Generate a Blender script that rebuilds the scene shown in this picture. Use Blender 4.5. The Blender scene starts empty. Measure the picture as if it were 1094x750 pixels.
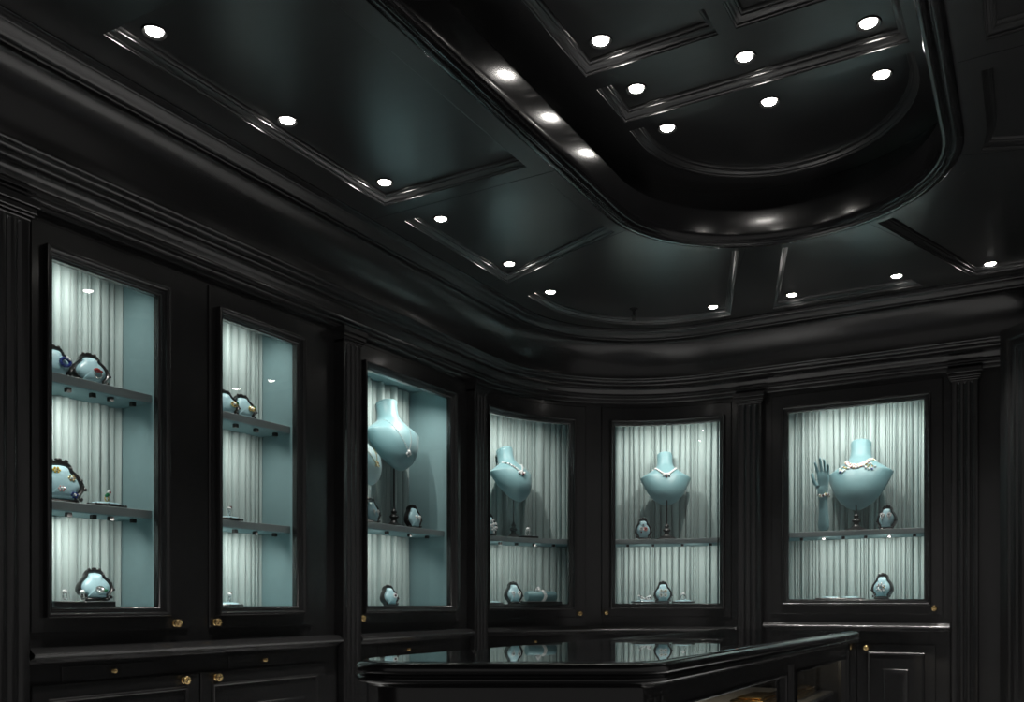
import bpy, math, random
from mathutils import Vector, Matrix, geometry
PI = math.pi
rnd = random.Random(7)
SC = bpy.context.scene
COL = SC.collection

# ------------------------------------------------------------------ place
# metres; camera stands at the origin 1.2 m up, left wall along +Y, back wall across it
ZC = 1.2
XL, R, CX, CY, CX2 = -2.84, 1.104, -1.737, 4.49, -0.083
YB = CY + R
XR = CX2 + R
S1 = CY; S2 = S1 + R * PI / 2; S3 = S2 + (CX2 - CX); S4 = S3 + R * PI / 2
F, HY = 970.0, 644.7          # focal length and horizon row for a 1094x750 frame
C30, S30 = math.cos(PI / 6), 0.5
XM = -0.91                    # middle line of the room

def wall_frame(s):
    """point on the wall face, unit inward normal, unit direction of growing s"""
    if s <= S1: return Vector((XL, s, 0)), Vector((1, 0, 0)), Vector((0, 1, 0))
    if s <= S2:
        t = (s - S1) / R
        return Vector((CX - R * math.cos(t), CY + R * math.sin(t), 0)), Vector((math.cos(t), -math.sin(t), 0)), Vector((math.sin(t), math.cos(t), 0))
    if s <= S3: return Vector((CX + s - S2, YB, 0)), Vector((0, -1, 0)), Vector((1, 0, 0))
    if s <= S4:
        t = (s - S3) / R
        return Vector((CX2 + R * math.sin(t), CY + R * math.cos(t), 0)), Vector((-math.sin(t), -math.cos(t), 0)), Vector((math.cos(t), -math.sin(t), 0))
    return Vector((XR, CY - (s - S4), 0)), Vector((-1, 0, 0)), Vector((0, -1, 0))

def wp(s, o, h):
    p, n, d = wall_frame(s)
    q = p + n * o
    return Vector((q.x, q.y, ZC + h))

def ray(px):
    t = (px - 547) / F
    return Vector((t * C30 - S30, t * S30 + C30))

def s_at(px, o=0.0):
    """arc length along the wall of the point that stands at depth o in column px"""
    d = ray(px)
    if d.x < 0:
        z = (XL + o) / d.x
        if z * d.y <= CY: return z * d.y
    r = R - o; c = Vector((CX, CY)); a = d.dot(d); b = d.dot(c); cc = c.dot(c) - r * r
    D = b * b - a * cc
    if D > 0:
        p = d * ((b + D ** .5) / a) - c
        if p.x <= 0 and p.y >= 0: return CY + R * math.atan2(p.y, -p.x)
    return S2 + (d.x * (YB - o) / d.y - CX)

def at_height(px, py, h):
    """plan position of a ceiling or counter point at height h over the eye"""
    z = F * h / (HY - py)
    p = ray(px) * z
    return p.x, p.y

def s_steps(s0, s1, step=0.05):
    cuts = [s0] + [c for c in (S1, S2, S3, S4) if s0 < c < s1] + [s1]
    out = [s0]
    for a, b in zip(cuts[:-1], cuts[1:]):
        curved = (S1 <= (a + b) / 2 <= S2) or (S3 <= (a + b) / 2 <= S4)
        n = max(1, math.ceil((b - a) / step)) if curved else 1
        out += [a + (b - a) * i / n for i in range(1, n + 1)]
    return out

# ------------------------------------------------------------------ materials
def mat(name, color, rough=.5, metal=0., spec=.5, coat=0., sheen=0., noise=None, bump=None, emit=None, estr=0.):
    m = bpy.data.materials.new(name); m.use_nodes = True
    nt = m.node_tree; b = nt.nodes['Principled BSDF']
    b.inputs['Base Color'].default_value = (*color, 1); b.inputs['Roughness'].default_value = rough
    b.inputs['Metallic'].default_value = metal; b.inputs['Specular IOR Level'].default_value = spec
    b.inputs['Coat Weight'].default_value = coat; b.inputs['Coat Roughness'].default_value = .12
    b.inputs['Sheen Weight'].default_value = sheen
    tc = nt.nodes.new('ShaderNodeTexCoord')
    if noise:
        sc, amt, stretch = noise
        mp = nt.nodes.new('ShaderNodeMapping'); mp.inputs['Scale'].default_value = stretch
        n = nt.nodes.new('ShaderNodeTexNoise'); n.inputs['Scale'].default_value = sc; n.inputs['Detail'].default_value = 5
        cr = nt.nodes.new('ShaderNodeMix'); cr.data_type = 'RGBA'
        cr.inputs['A'].default_value = (*[c * (1 - amt) for c in color], 1)
        cr.inputs['B'].default_value = (*[min(1, c * (1 + amt)) for c in color], 1)
        nt.links.new(tc.outputs['Object'], mp.inputs['Vector']); nt.links.new(mp.outputs['Vector'], n.inputs['Vector'])
        nt.links.new(n.outputs['Fac'], cr.inputs['Factor']); nt.links.new(cr.outputs['Result'], b.inputs['Base Color'])
    if bump:
        sc, st, dist, stretch = bump
        mp = nt.nodes.new('ShaderNodeMapping'); mp.inputs['Scale'].default_value = stretch
        n = nt.nodes.new('ShaderNodeTexNoise'); n.inputs['Scale'].default_value = sc; n.inputs['Detail'].default_value = 4
        bp = nt.nodes.new('ShaderNodeBump'); bp.inputs['Strength'].default_value = st; bp.inputs['Distance'].default_value = dist
        nt.links.new(tc.outputs['Object'], mp.inputs['Vector']); nt.links.new(mp.outputs['Vector'], n.inputs['Vector'])
        nt.links.new(n.outputs['Fac'], bp.inputs['Height']); nt.links.new(bp.outputs['Normal'], b.inputs['Normal'])
    if emit:
        b.inputs['Emission Color'].default_value = (*emit, 1); b.inputs['Emission Strength'].default_value = estr
    return m

def glass_mat(name, tint):
    m = bpy.data.materials.new(name); m.use_nodes = True
    nt = m.node_tree; nt.nodes.remove(nt.nodes['Principled BSDF'])
    out = nt.nodes['Material Output']
    tr = nt.nodes.new('ShaderNodeBsdfTransparent'); tr.inputs['Color'].default_value = (*tint, 1)
    gl = nt.nodes.new('ShaderNodeBsdfGlossy'); gl.inputs['Roughness'].default_value = .01
    lw = nt.nodes.new('ShaderNodeLayerWeight'); lw.inputs['Blend'].default_value = .5
    pw = nt.nodes.new('ShaderNodeMath'); pw.operation = 'POWER'; pw.inputs[1].default_value = 5
    ma = nt.nodes.new('ShaderNodeMath'); ma.operation = 'MULTIPLY_ADD'; ma.inputs[1].default_value = .96; ma.inputs[2].default_value = .04
    mx = nt.nodes.new('ShaderNodeMixShader')
    nt.links.new(lw.outputs['Facing'], pw.inputs[0]); nt.links.new(pw.outputs[0], ma.inputs[0]); nt.links.new(ma.outputs[0], mx.inputs[0])
    nt.links.new(tr.outputs[0], mx.inputs[1]); nt.links.new(gl.outputs[0], mx.inputs[2]); nt.links.new(mx.outputs[0], out.inputs['Surface'])
    return m

M = dict(
    lacquer=mat('black_lacquer', (.016, .016, .0165), .27, spec=.6, coat=.3, noise=(6, .25, (1, 1, 1)), bump=(14, .06, .002, (1, 9, 1))),
    ceil=mat('black_ceiling_lacquer', (.024, .0245, .0255), .28, spec=1., coat=.1, noise=(5, .25, (1, 6, 1)), bump=(9, .05, .002, (12, 1, 1))),
    rim=mat('polished_black', (.012, .012, .013), .2, spec=.6, coat=.5),
    teal=mat('teal_cloth_lining', (.205, .32, .34), .75, spec=.2, noise=(60, .06, (1, 1, 1))),
    drape=mat('pleated_silk', (.36, .445, .44), .55, spec=.3, sheen=.2, noise=(4, .06, (1, 1, 1))),
    bust=mat('teal_satin', (.165, .31, .34), .46, spec=.45, sheen=.15, noise=(40, .05, (1, 1, 1))),
    pad=mat('pale_teal_padding', (.36, .56, .62), .36, spec=.5),
    shelf=mat('grey_shelf_edge', (.27, .315, .32), .45, spec=.4),
    black=mat('black_plastic', (.008, .008, .008), .35),
    carved=mat('carved_black', (.012, .011, .011), .28, spec=.6, coat=.3, bump=(60, .3, .003, (1, 1, 1))),
    brass=mat('polished_brass', (.78, .56, .27), .22, metal=1),
    gold=mat('yellow_gold', (.9, .66, .30), .2, metal=1),
    silver=mat('white_gold', (.85, .84, .82), .15, metal=1),
    diamond=mat('diamond', (.86, .87, .88), .08, spec=1., coat=1., bump=(400, .6, .002, (1, 1, 1))),
    pearl=mat('pearl', (.84, .82, .78), .18, coat=.6),
    ruby=mat('red_stone', (.35, .02, .02), .1, coat=1.),
    sapphire=mat('blue_stone', (.01, .03, .22), .1, coat=1.),
    emerald=mat('green_stone', (.01, .16, .06), .1, coat=1.),
    pink=mat('pink_stone', (.75, .36, .34), .15, coat=1.),
    yellow=mat('yellow_stone', (.75, .5, .04), .12, coat=1.),
    garnet=mat('dark_red_stone', (.10, .01, .015), .1, coat=1.),
    lamp=mat('lit_lamp', (1, 1, 1), .4, emit=(1, .96, .9), estr=45),
    minilamp=mat('lit_mini_lamp', (1, 1, 1), .4, emit=(1, .97, .93), estr=5),
    velvet=mat('black_velvet', (.035, .035, .042), .9, spec=.1, sheen=.3, noise=(400, .5, (1, 1, 1))),
    floor=mat('pale_carpet', (.50, .505, .51), .9, noise=(30, .3, (1, 1, 1))),
    glass=glass_mat('clear_glass', (.99, 1, 1)),
    toplass=glass_mat('counter_glass', (.97, .985, .985)),
)

cb = M['ceil'].node_tree.nodes['Principled BSDF']; cb.inputs['Coat Weight'].default_value = .45; cb.inputs['Coat Roughness'].default_value = .24

# ------------------------------------------------------------------ mesh builder
class MB:
    def __init__(s): s.v = []; s.f = []
    def add(s, verts, faces):
        b = len(s.v); s.v += [Vector(v) for v in verts]; s.f += [tuple(i + b for i in f) for f in faces]
    def loft(s, loops, close=True, cap0=False, cap1=False, wrap=False):
        n = len(loops[0]); vs = [p for l in loops for p in l]; fs = []
        m = len(loops)
        for j in range(m if wrap else m - 1):
            a, b = j * n, ((j + 1) % m) * n
            for i in range(n if close else n - 1):
                k = (i + 1) % n
                fs.append((a + i, a + k, b + k, b + i))
        if cap0: fs.append(tuple(range(n))[::-1])
        if cap1: fs.append(tuple(range((m - 1) * n, m * n)))
        s.add(vs, fs)
    def rectcap(s, loop):
        n = len(loop) // 2
        s.add(loop, [(i, i + 1, 2 * n - 2 - i, 2 * n - 1 - i) for i in range(n - 1)])
    def lathe(s, prof, n=20, M4=None, sx=1., sy=1.):
        M4 = M4 or Matrix()
        s.loft([[M4 @ Vector((r * math.cos(2 * PI * i / n) * sx, r * math.sin(2 * PI * i / n) * sy, z)) for i in range(n)] for r, z in prof], True, True, True)
    def ball(s, c, r, n=10, m=7, sc=(1, 1, 1), M4=None):
        M4 = M4 or Matrix()
        prof = [(max(1e-5, math.sin(PI * j / m)), -math.cos(PI * j / m)) for j in range(m + 1)]
        s.loft([[M4 @ (Vector(c) + Vector((q * math.cos(2 * PI * i / n) * r * sc[0], q * math.sin(2 * PI * i / n) * r * sc[1], z * r * sc[2]))) for i in range(n)] for q, z in prof])
    def tube(s, pts, r, n=8, closed=False, M4=None):
        pts = [Vector(p) for p in pts]; N = len(pts); loops = []
        rr = r if isinstance(r, (list, tuple)) else [r] * N
        up = Vector((0, 0, 1)); prev = None
        for i, p in enumerate(pts):
            a = pts[(i - 1) % N] if (closed or i > 0) else p
            b = pts[(i + 1) % N] if (closed or i < N - 1) else p
            t = (b - a).normalized()
            u = prev if prev is not None else (up if abs(t.z) < .9 else Vector((1, 0, 0)))
            x = (u - t * u.dot(t)).normalized(); y = t.cross(x); prev = x
            loops.append([(p + (x * math.cos(2 * PI * k / n) + y * math.sin(2 * PI * k / n)) * rr[i]) for k in range(n)])
        if M4: loops = [[M4 @ q for q in l] for l in loops]
        s.loft(loops, True, not closed, not closed, wrap=closed)
    def box(s, lo, hi, c=.002, M4=None):
        x0, y0, z0 = lo; x1, y1, z1 = hi
        def rect(i, z): return [Vector(p) for p in ((x0 + i, y0 + i, z), (x1 - i, y0 + i, z), (x1 - i, y1 - i, z), (x0 + i, y1 - i, z))]
        L = [rect(c, z0), rect(0, z0 + c), rect(0, z1 - c), rect(c, z1)]
        if M4: L = [[M4 @ p for p in l] for l in L]
        s.loft(L, True, True, True)
    def build(s, name, material, parent=None, smooth=35, origin=None):
        me = bpy.data.meshes.new(name)
        root = parent
        while root is not None and root.parent is not None: root = root.parent
        o = origin if origin is not None else (Vector(root.location) if root is not None and root.get('_w') else Vector())
        me.from_pydata([v - o for v in s.v], [], s.f)
        me.materials.append(material); me.validate(); me.update()
        import bmesh
        bm = bmesh.new(); bm.from_mesh(me); bmesh.ops.remove_doubles(bm, verts=bm.verts, dist=1e-6)
        bmesh.ops.recalc_face_normals(bm, faces=bm.faces); bm.to_mesh(me); bm.free()
        if smooth:
            me.shade_smooth(); me.set_sharp_from_angle(angle=math.radians(smooth))
        ob = bpy.data.objects.new(name, me); COL.objects.link(ob)
        if parent is not None:
            ob.parent = parent
            if origin is not None: ob.location = o - Vector(parent.location)
        elif origin is not None: ob.location = o
        return ob

def rect_loop(s0, s1, h0, h1, o, st):
    i = st
    return [wp(s, o, h0) for s in i] + [wp(s, o, h1) for s in reversed(i)]
def inset_steps(st, d):
    a, b = st[0], st[-1]; k = (b - a - 2 * d) / (b - a)
    return [a + d + (x - a) * k for x in st]
def slab(mb, s0, s1, h0, h1, o0, o1, c=.0025, back=True):
    st = s_steps(s0, s1); si = inset_steps(st, c)
    L = [rect_loop(s0, s1, h0, h1, o0, st), rect_loop(s0, s1, h0, h1, o1 - c, st), rect_loop(s0, s1, h0 + c, h1 - c, o1, si)]
    mb.loft(L); mb.rectcap(L[-1])
    if back: mb.rectcap(L[0])
def frame(mb, s0, s1, h0, h1, prof, closed=False):
    """moulding run round the rectangle; prof = (inset, o)"""
    st = s_steps(s0, s1); L = []
    for d, o in prof: L.append(rect_loop(s0, s1, h0 + d, h1 - d, o, inset_steps(st, d)))
    mb.loft(L, wrap=closed)
    return L
def run(mb, prof, s0, s1, caps=True, step=.05):
    """horizontal moulding; prof = (o, h)"""
    L = [[wp(s, o, h) for o, h in prof] for s in s_steps(s0, s1, step)]
    mb.loft(L, True, caps, caps)

def tag(o, label=None, cat=None, group=None, kind=None):
    for k, v in (('label', label), ('category', cat), ('group', group), ('kind', kind)):
        if v: o[k] = v
    return o
def thing(name, label, cat, loc=(0, 0, 0), group=None, mtx=None, world=False):
    o = bpy.data.objects.new(name, None); COL.objects.link(o); o.empty_display_size = .05
    if mtx is not None: o.matrix_world = mtx
    else: o.location = loc
    if world: o['_w'] = 1
    return tag(o, label, cat, group)
def mat_at(s, o, h, yaw=0., pitch=0., scale=1.):
    p, n, d = wall_frame(s); q = p + n * o
    Mx = Matrix(((-d.x, n.x, 0, q.x), (-d.y, n.y, 0, q.y), (0, 0, 1, ZC + h), (0, 0, 0, 1)))
    return Mx @ Matrix.Rotation(yaw, 4, 'Z') @ Matrix.Rotation(pitch, 4, 'X') @ Matrix.Scale(scale, 4)
def spot(name, loc, target, watts, size=80, blend=.7, col=(1, .95, .88), radius=.01):
    l = bpy.data.lights.new(name, 'SPOT'); l.energy = watts; l.spot_size = math.radians(size); l.spot_blend = blend
    l.color = col; l.shadow_soft_size = radius
    o = bpy.data.objects.new(name, l); COL.objects.link(o); o.location = loc
    o.rotation_euler = (Vector(target) - Vector(loc)).to_track_quat('-Z', 'Y').to_euler()
    return o

# ------------------------------------------------------------------ shell: floor and walls
b = MB(); b.box((-3.6, -1.9, -.06), (1.9, 6.4, 0), .001)
tag(b.build('floor', M['floor'], smooth=0), kind='structure')
HB, HT = -.012, 1.147          # the glazed openings, heights over the eye
S_END = S4 + .1

# openings: (s0, s1, h0, h1), each carries a door slab a bit larger
OPEN = [(1.852, 2.274, HB, HT), (2.581, 3.006, HB, HT), (3.49, 4.226, HB, HT), (4.627, 5.262, -.004, 1.142), (5.571, 6.239, .0, 1.146), (6.663, 7.414, .024, 1.15)]
DOOR = [(1.775, 2.412, -.098), (2.512, 3.10, -.098), (3.405, 4.32, -.098), (4.56, 5.375, -.09), (5.48, 6.315, -.085), (6.565, 7.51, -.062)]
PIL = [(1.60, 1.745), (3.262, 3.392), (4.40, 4.545), (6.365, 6.515), (7.555, 7.69)]
DTOP = 1.262
b = MB()
cuts = [(d[0], d[1], d[2], DTOP) for d in DOOR]
def face_run(mb, s0, s1, holes, h0=-1.2, h1=1.33, o0=-.03, o1=0.):
    cur = s0
    for a, e, hb, ht in holes:
        slab(mb, cur, a, h0, h1, o0, o1, .0005); slab(mb, a, e, h0, hb, o0, o1, .0005); slab(mb, a, e, ht, h1, o0, o1, .0005); cur = e
    slab(mb, cur, s1, h0, h1, o0, o1, .0005)
b = MB(); face_run(b, -1.6, S1, cuts[:3]); slab(b, -1.6, S1, -1.2, 1.7, -.46, -.42)
tag(b.build('wall_left', M['lacquer'], smooth=20), kind='structure')
b = MB(); face_run(b, S1, S2, [cuts[3]] + [(cuts[4][0], S2 - .0005, cuts[4][2], DTOP)]); slab(b, S1, S2, -1.2, 1.7, -.46, -.42)
tag(b.build('wall_corner', M['lacquer'], smooth=20), kind='structure')
b = MB(); face_run(b, S2, S3, [(S2 + .0005, cuts[4][1], cuts[4][2], DTOP), cuts[5]]); slab(b, S2, S3, -1.2, 1.7, -.46, -.42)
tag(b.build('wall_back', M['lacquer'], smooth=20), kind='structure')
b = MB(); slab(b, S3, S_END, -1.2, 1.7, -.06, 0, .0005)
tag(b.build('wall_right', M['lacquer'], smooth=20), kind='structure')

# cornice, cove and ceiling moulding run round the room as trims
COR = [(-.02, 1.285), (.022, 1.285), (.026, 1.29), (.026, 1.302), (.036, 1.305), (.042, 1.312), (.042, 1.318), (.052, 1.321), (.055, 1.328), (.052, 1.336),
       (.058, 1.34), (.064, 1.352), (.078, 1.364), (.092, 1.369), (.092, 1.379), (.098, 1.381), (.104, 1.387), (.104, 1.391), (.112, 1.392),
       (.122, 1.395), (.13, 1.401), (.132, 1.406), (.14, 1.407), (.146, 1.410), (.149, 1.414), (.146, 1.419), (.136, 1.421), (-.02, 1.421)]
b = MB(); run(b, COR, -1.6, S_END); tag(b.build('trim_1', M['lacquer'], smooth=50), kind='structure')
COVE = [(-.02, 1.42), (.112, 1.421)] + [(.112 + .148 * (1 - math.cos(t)), 1.421 + .207 * math.sin(t)) for t in [PI / 2 * k / 10 for k in range(1, 11)]]
COVE = [(-.02, 1.419), (.118, 1.419)] + [(.118 + .14 * (1 - math.cos(PI / 2 * k / 12)) ** .9, 1.421 + .207 * math.sin(PI / 2 * k / 12)) for k in range(0, 13)] + [(-.02, 1.66)]
b = MB(); run(b, COVE, -1.6, S_END); tag(b.build('trim_2', M['lacquer'], smooth=50), kind='structure')
CMO = [(-.02, 1.624), (.252, 1.624), (.256, 1.6205), (.262, 1.6205), (.266, 1.624), (.266, 1.629), (.272, 1.6295), (.277, 1.632)] + \
      [(.277 + .038 * k / 8, 1.632 + .024 * (math.sin(PI / 2 * (k / 8)) * .55 + .45 * (k / 8))) for k in range(1, 9)] + \
      [(.317, 1.661), (.322, 1.662), (.324, 1.666), (.332, 1.6665), (.337, 1.668), (.338, 1.676), (-.02, 1.676)]
b = MB(); run(b, CMO, -1.6, S_END); tag(b.build('trim_3', M['lacquer'], smooth=50), kind='structure')

# ------------------------------------------------------------------ ceiling
HCEIL, HTRAY = 1.672, 1.944
def ccw(poly):
    a = sum(p[0] * q[1] - q[0] * p[1] for p, q in zip(poly, poly[1:] + poly[:1]))
    return poly if a > 0 else poly[::-1]
def offset(poly, d):
    n = len(poly); out = []
    for i in range(n):
        p0, p1, p2 = Vector(poly[i - 1]), Vector(poly[i]), Vector(poly[(i + 1) % n])
        e0 = (p1 - p0).normalized(); e1 = (p2 - p1).normalized()
        n0 = Vector((-e0.y, e0.x)); n1 = Vector((-e1.y, e1.x))
        m = n0 + n1; L = m.dot(m)
        m = m * (2 / L) if L > .05 else n0
        out.append(tuple(p1 + m * d))
    return out
def arc(c, r, a0, a1, n=16):
    return [(c[0] + r * math.cos(math.radians(a0 + (a1 - a0) * i / n)), c[1] + r * math.sin(math.radians(a0 + (a1 - a0) * i / n))) for i in range(n + 1)]
def flat(mb, outer, holes, h):
    polys = [[Vector((x, y, 0)) for x, y in p] for p in [outer] + holes]
    tri = geometry.tessellate_polygon(polys)
    mb.add([(p.x, p.y, ZC + h) for l in polys for p in l], [tuple(t) for t in tri])
def lift(poly, h): return [Vector((x, y, ZC + h)) for x, y in poly]
TC = (XM, 3.57); TC2 = (XM, 1.30)
def stadium(r, n=28): return arc(TC, r, 0, 180, n) + arc(TC2, r, 180, 360, n)
def mirror(poly): return ccw([(2 * XM - x, y) for x, y in poly])
ra = .76
def on_ring(px_, py_):
    a = math.degrees(math.atan2(py_ - TC[1], px_ - TC[0])); return a
P1 = ccw([(-2.375, 1.71), (-2.375, 3.04), (-1.69, 3.04), (-1.69, 1.71)])
P0c = ccw([(-2.365, .2), (-2.365, 1.53), (-1.695, 1.53), (-1.695, .2)])
P2 = ccw([(-2.392, 3.205), (-2.392, 4.095)] + arc(TC, ra, on_ring(-1.652, 3.773), 180, 8) + [(TC[0] - ra, 3.205)])
P3 = ccw([(-2.392, 4.318), (-2.392, CY)] + [(CX - .655 * math.cos(t_ * PI / 36), CY + .705 * math.sin(t_ * PI / 36)) for t_ in range(1, 19)] + [(-1.535, CY + .705)] + arc(TC, ra, on_ring(-1.22, 4.268), on_ring(-1.583, 3.93), 10))
P4 = ccw([(-1.30, CY + .72), (2 * XM + 1.30, CY + .72)] + arc(TC, .775, on_ring(2 * XM + 1.035, 4.342), on_ring(-1.035, 4.342), 8))
COFF = [P1, P2, P3, P4, mirror(P3), mirror(P2), mirror(P1), P0c]
b = MB(); flat(b, ccw([(-3.3, -1.7), (1.5, -1.7), (1.5, 6.05), (-3.3, 6.05)]), [stadium(.69)] + COFF, HCEIL)
ceil = tag(b.build('ceiling', M['ceil'], smooth=0), kind='structure')
CPROF = [(0, 0), (.0005, .004), (.006, .006), (.008, .0095), (.006, .013), (.012, .015), (.017, .021), (.026, .026), (.032, .0275), (.033, .0325), (.038, .034), (.042, .0375), (.043, .048)]
def coffer(poly, h, parent, k=1.):
    m_ = MB(); L = [lift(offset(poly, d * k), h + z * k) for d, z in CPROF]; m_.loft(L)
    fr = m_.build('coffer_moulding', M['ceil'], parent, smooth=50)
    m_ = MB(); flat(m_, [(p.x, p.y) for p in L[-1]], [], h + CPROF[-1][1] * k)
    m_.build('coffer_panel', M['ceil'], fr, smooth=0)
for p in COFF: coffer(p, HCEIL, ceil, .72)
TP = [(0, 1.672), (0, 1.66), (.004, 1.656), (.016, 1.652), (.03, 1.653), (.034, 1.658), (.038, 1.658), (.044, 1.652), (.054, 1.651), (.06, 1.656), (.062, 1.663), (.07, 1.664), (.074, 1.67),
      (.0755, 1.70), (.077, 1.79), (.076, 1.80), (.070, 1.803), (.03, 1.806), (.0, 1.812), (-.03, 1.83), (-.04, 1.86), (-.04, 1.944)]
b = MB(); b.loft([lift(stadium(.69 - d), h) for d, h in TP]); tray = b.build('tray_surround', M['rim'], ceil, smooth=40)
RP = ccw([(-1.44, 3.135), (-1.44, 3.41), (2 * XM + 1.44, 3.41), (2 * XM + 1.44, 3.135)])
DP = ccw([(-1.448, 3.478)] + [(XM - .54 * math.cos(PI * k / 32), 3.60 + .585 * math.sin(PI * k / 32)) for k in range(33)] + [(2 * XM + 1.448, 3.478)])
MC = (XM, 2.435)
a1_ = math.degrees(math.atan2(math.sqrt(.45 ** 2 - .03 ** 2), -.03)); a2_ = 180 - math.degrees(math.asin(.10 / .45))
QP = ccw([(-1.44, 3.04), (XM - .03, 3.04)] + arc(MC, .45, a1_, a2_, 14) + [(-1.44, MC[1] + .10)])
RING = ccw(arc(MC, .36, 0, 360, 48)[:-1])
TCOFF = [RP, DP, QP, mirror(QP), RING]
b = MB(); flat(b, ccw(stadium(.73)), TCOFF, HTRAY); tc_ = b.build('tray_ceiling', M['ceil'], ceil, smooth=0)
for p in TCOFF: coffer(p, HTRAY, ceil, .8)

def joint(p, q):
    p, q = Vector(p), Vector(q); n = Vector((-(q - p).y, (q - p).x)).normalized() * .0014
    m_ = MB(); lo = [Vector((*v, ZC + HCEIL - .0007)) for v in (p + n, q + n, q - n, p - n)]; hi = [Vector((*v, ZC + HCEIL + .001)) for v in (p + n, q + n, q - n, p - n)]
    m_.loft([hi, lo], True, False, True); m_.build('panel_joint', M['black'], ceil, smooth=0)
joint((-2.49, 3.12), (-1.61, 3.12)); joint((2 * XM + 2.49, 3.12), (2 * XM + 1.61, 3.12))
for sg in (1, -1):
    for a_ in (163, 112):
        c_, s_ = math.cos(math.radians(a_)) * sg, math.sin(math.radians(a_))
        joint((XM + .70 * c_, 3.57 + .70 * s_), (XM + (1.64 if a_ == 163 else 1.74) * c_, 3.57 + (1.64 if a_ == 163 else 1.74) * s_))

# ------------------------------------------------------------------ downlights
DL = [(165, 34, 0, 'downlight at the near corner of the long ceiling panel'), (307, 129, 0, 'bluish downlight along the wall side of the long ceiling panel'),
      (411, 195, 0, 'downlight at the far corner of the long ceiling panel'), (471, 234, 0, 'downlight at the near corner of the four-sided ceiling panel beside the tray'),
      (544, 282, 0, 'downlight at the far corner of the four-sided ceiling panel beside the tray'), (588, 312, 0, 'downlight at the left end of the curved corner ceiling panel'),
      (762, 328, 0, 'downlight at the right end of the curved corner ceiling panel'), (846, 315, 0, 'downlight at the left end of the ceiling panel over the right display window'),
      (958, 295, 0, 'downlight at the right end of the ceiling panel over the right display window'), (1058, 282, 0, 'tilted downlight near the door in the far right ceiling panel'),
      (642, 44, 1, 'downlight in the ceiling tray panel beside the round medallion'), (680, 95, 1, 'left of three downlights in the narrow tray panel'),
      (796, 61, 1, 'middle of three downlights in the narrow tray panel'), (928, 25, 1, 'right of three downlights in the narrow tray panel'),
      (713, 137, 1, 'left of three downlights in the half-round tray panel'), (822, 109, 1, 'middle of three downlights in the half-round tray panel'),
      (942, 80, 1, 'right of three downlights in the half-round tray panel')]
LAMPS = []
for i, (px, py, tr, lab) in enumerate(DL):
    hc = (HTRAY + .0384) if tr else (HCEIL + .0346)
    x, y = at_height(px, py, hc)
    t = thing('downlight', 'round recessed ' + lab, 'ceiling light', (x, y, ZC + hc), 'recessed downlights in the ceiling')
    r = .026 if tr else .0235
    if i == 0:
        pass
    m_ = MB(); m_.loft([[Vector((q * math.cos(2 * PI * k / 24), q * math.sin(2 * PI * k / 24), z)) for k in range(24)] for q, z in
        ((r * 1.62, 0), (r * 1.6, -.003), (r * 1.5, -.0045), (r * 1.36, -.003), (r * 1.1, .0005))]); m_.build('trim_ring', M['black'], t)
    m_ = MB(); m_.lathe([(r * 1.05, .0002), (r * 1.0, -.002), (r * .8, -.0045), (r * .45, -.0065), (.001, -.007)], 24); m_.build('lamp', M['lamp'], t)
    LAMPS.append((x, y, ZC + hc, tr))
for x, y, z, tr in LAMPS:
    spot('downlight_beam', (x, y, z - .018), (x, y, 0), 120 if tr else 90, 52, 1., (1, .965, .92), .025)

# sprinkler
x, y = at_height(677, 330, HCEIL + .0346)
t = thing('sprinkler', 'small dark sprinkler head hanging from the curved corner ceiling panel', 'sprinkler', (x, y, ZC + HCEIL + .0346))
m_ = MB(); m_.lathe([(.026, 0), (.025, -.004), (.014, -.006), (.012, -.012)], 16); m_.build('escutcheon', M['black'], t)
m_ = MB(); m_.lathe([(.008, -.01), (.009, -.03), (.006, -.034), (.006, -.04)], 12); m_.tube([(-.012, 0, -.035), (-.013, 0, -.05), (0, 0, -.064), (.013, 0, -.05), (.012, 0, -.035)], .003, 6)
m_.build('frame', M['carved'], t)
m_ = MB(); m_.lathe([(.004, -.06), (.017, -.066), (.016, -.069), (.003, -.07)], 14); m_.build('deflector', M['carved'], t)

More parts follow.
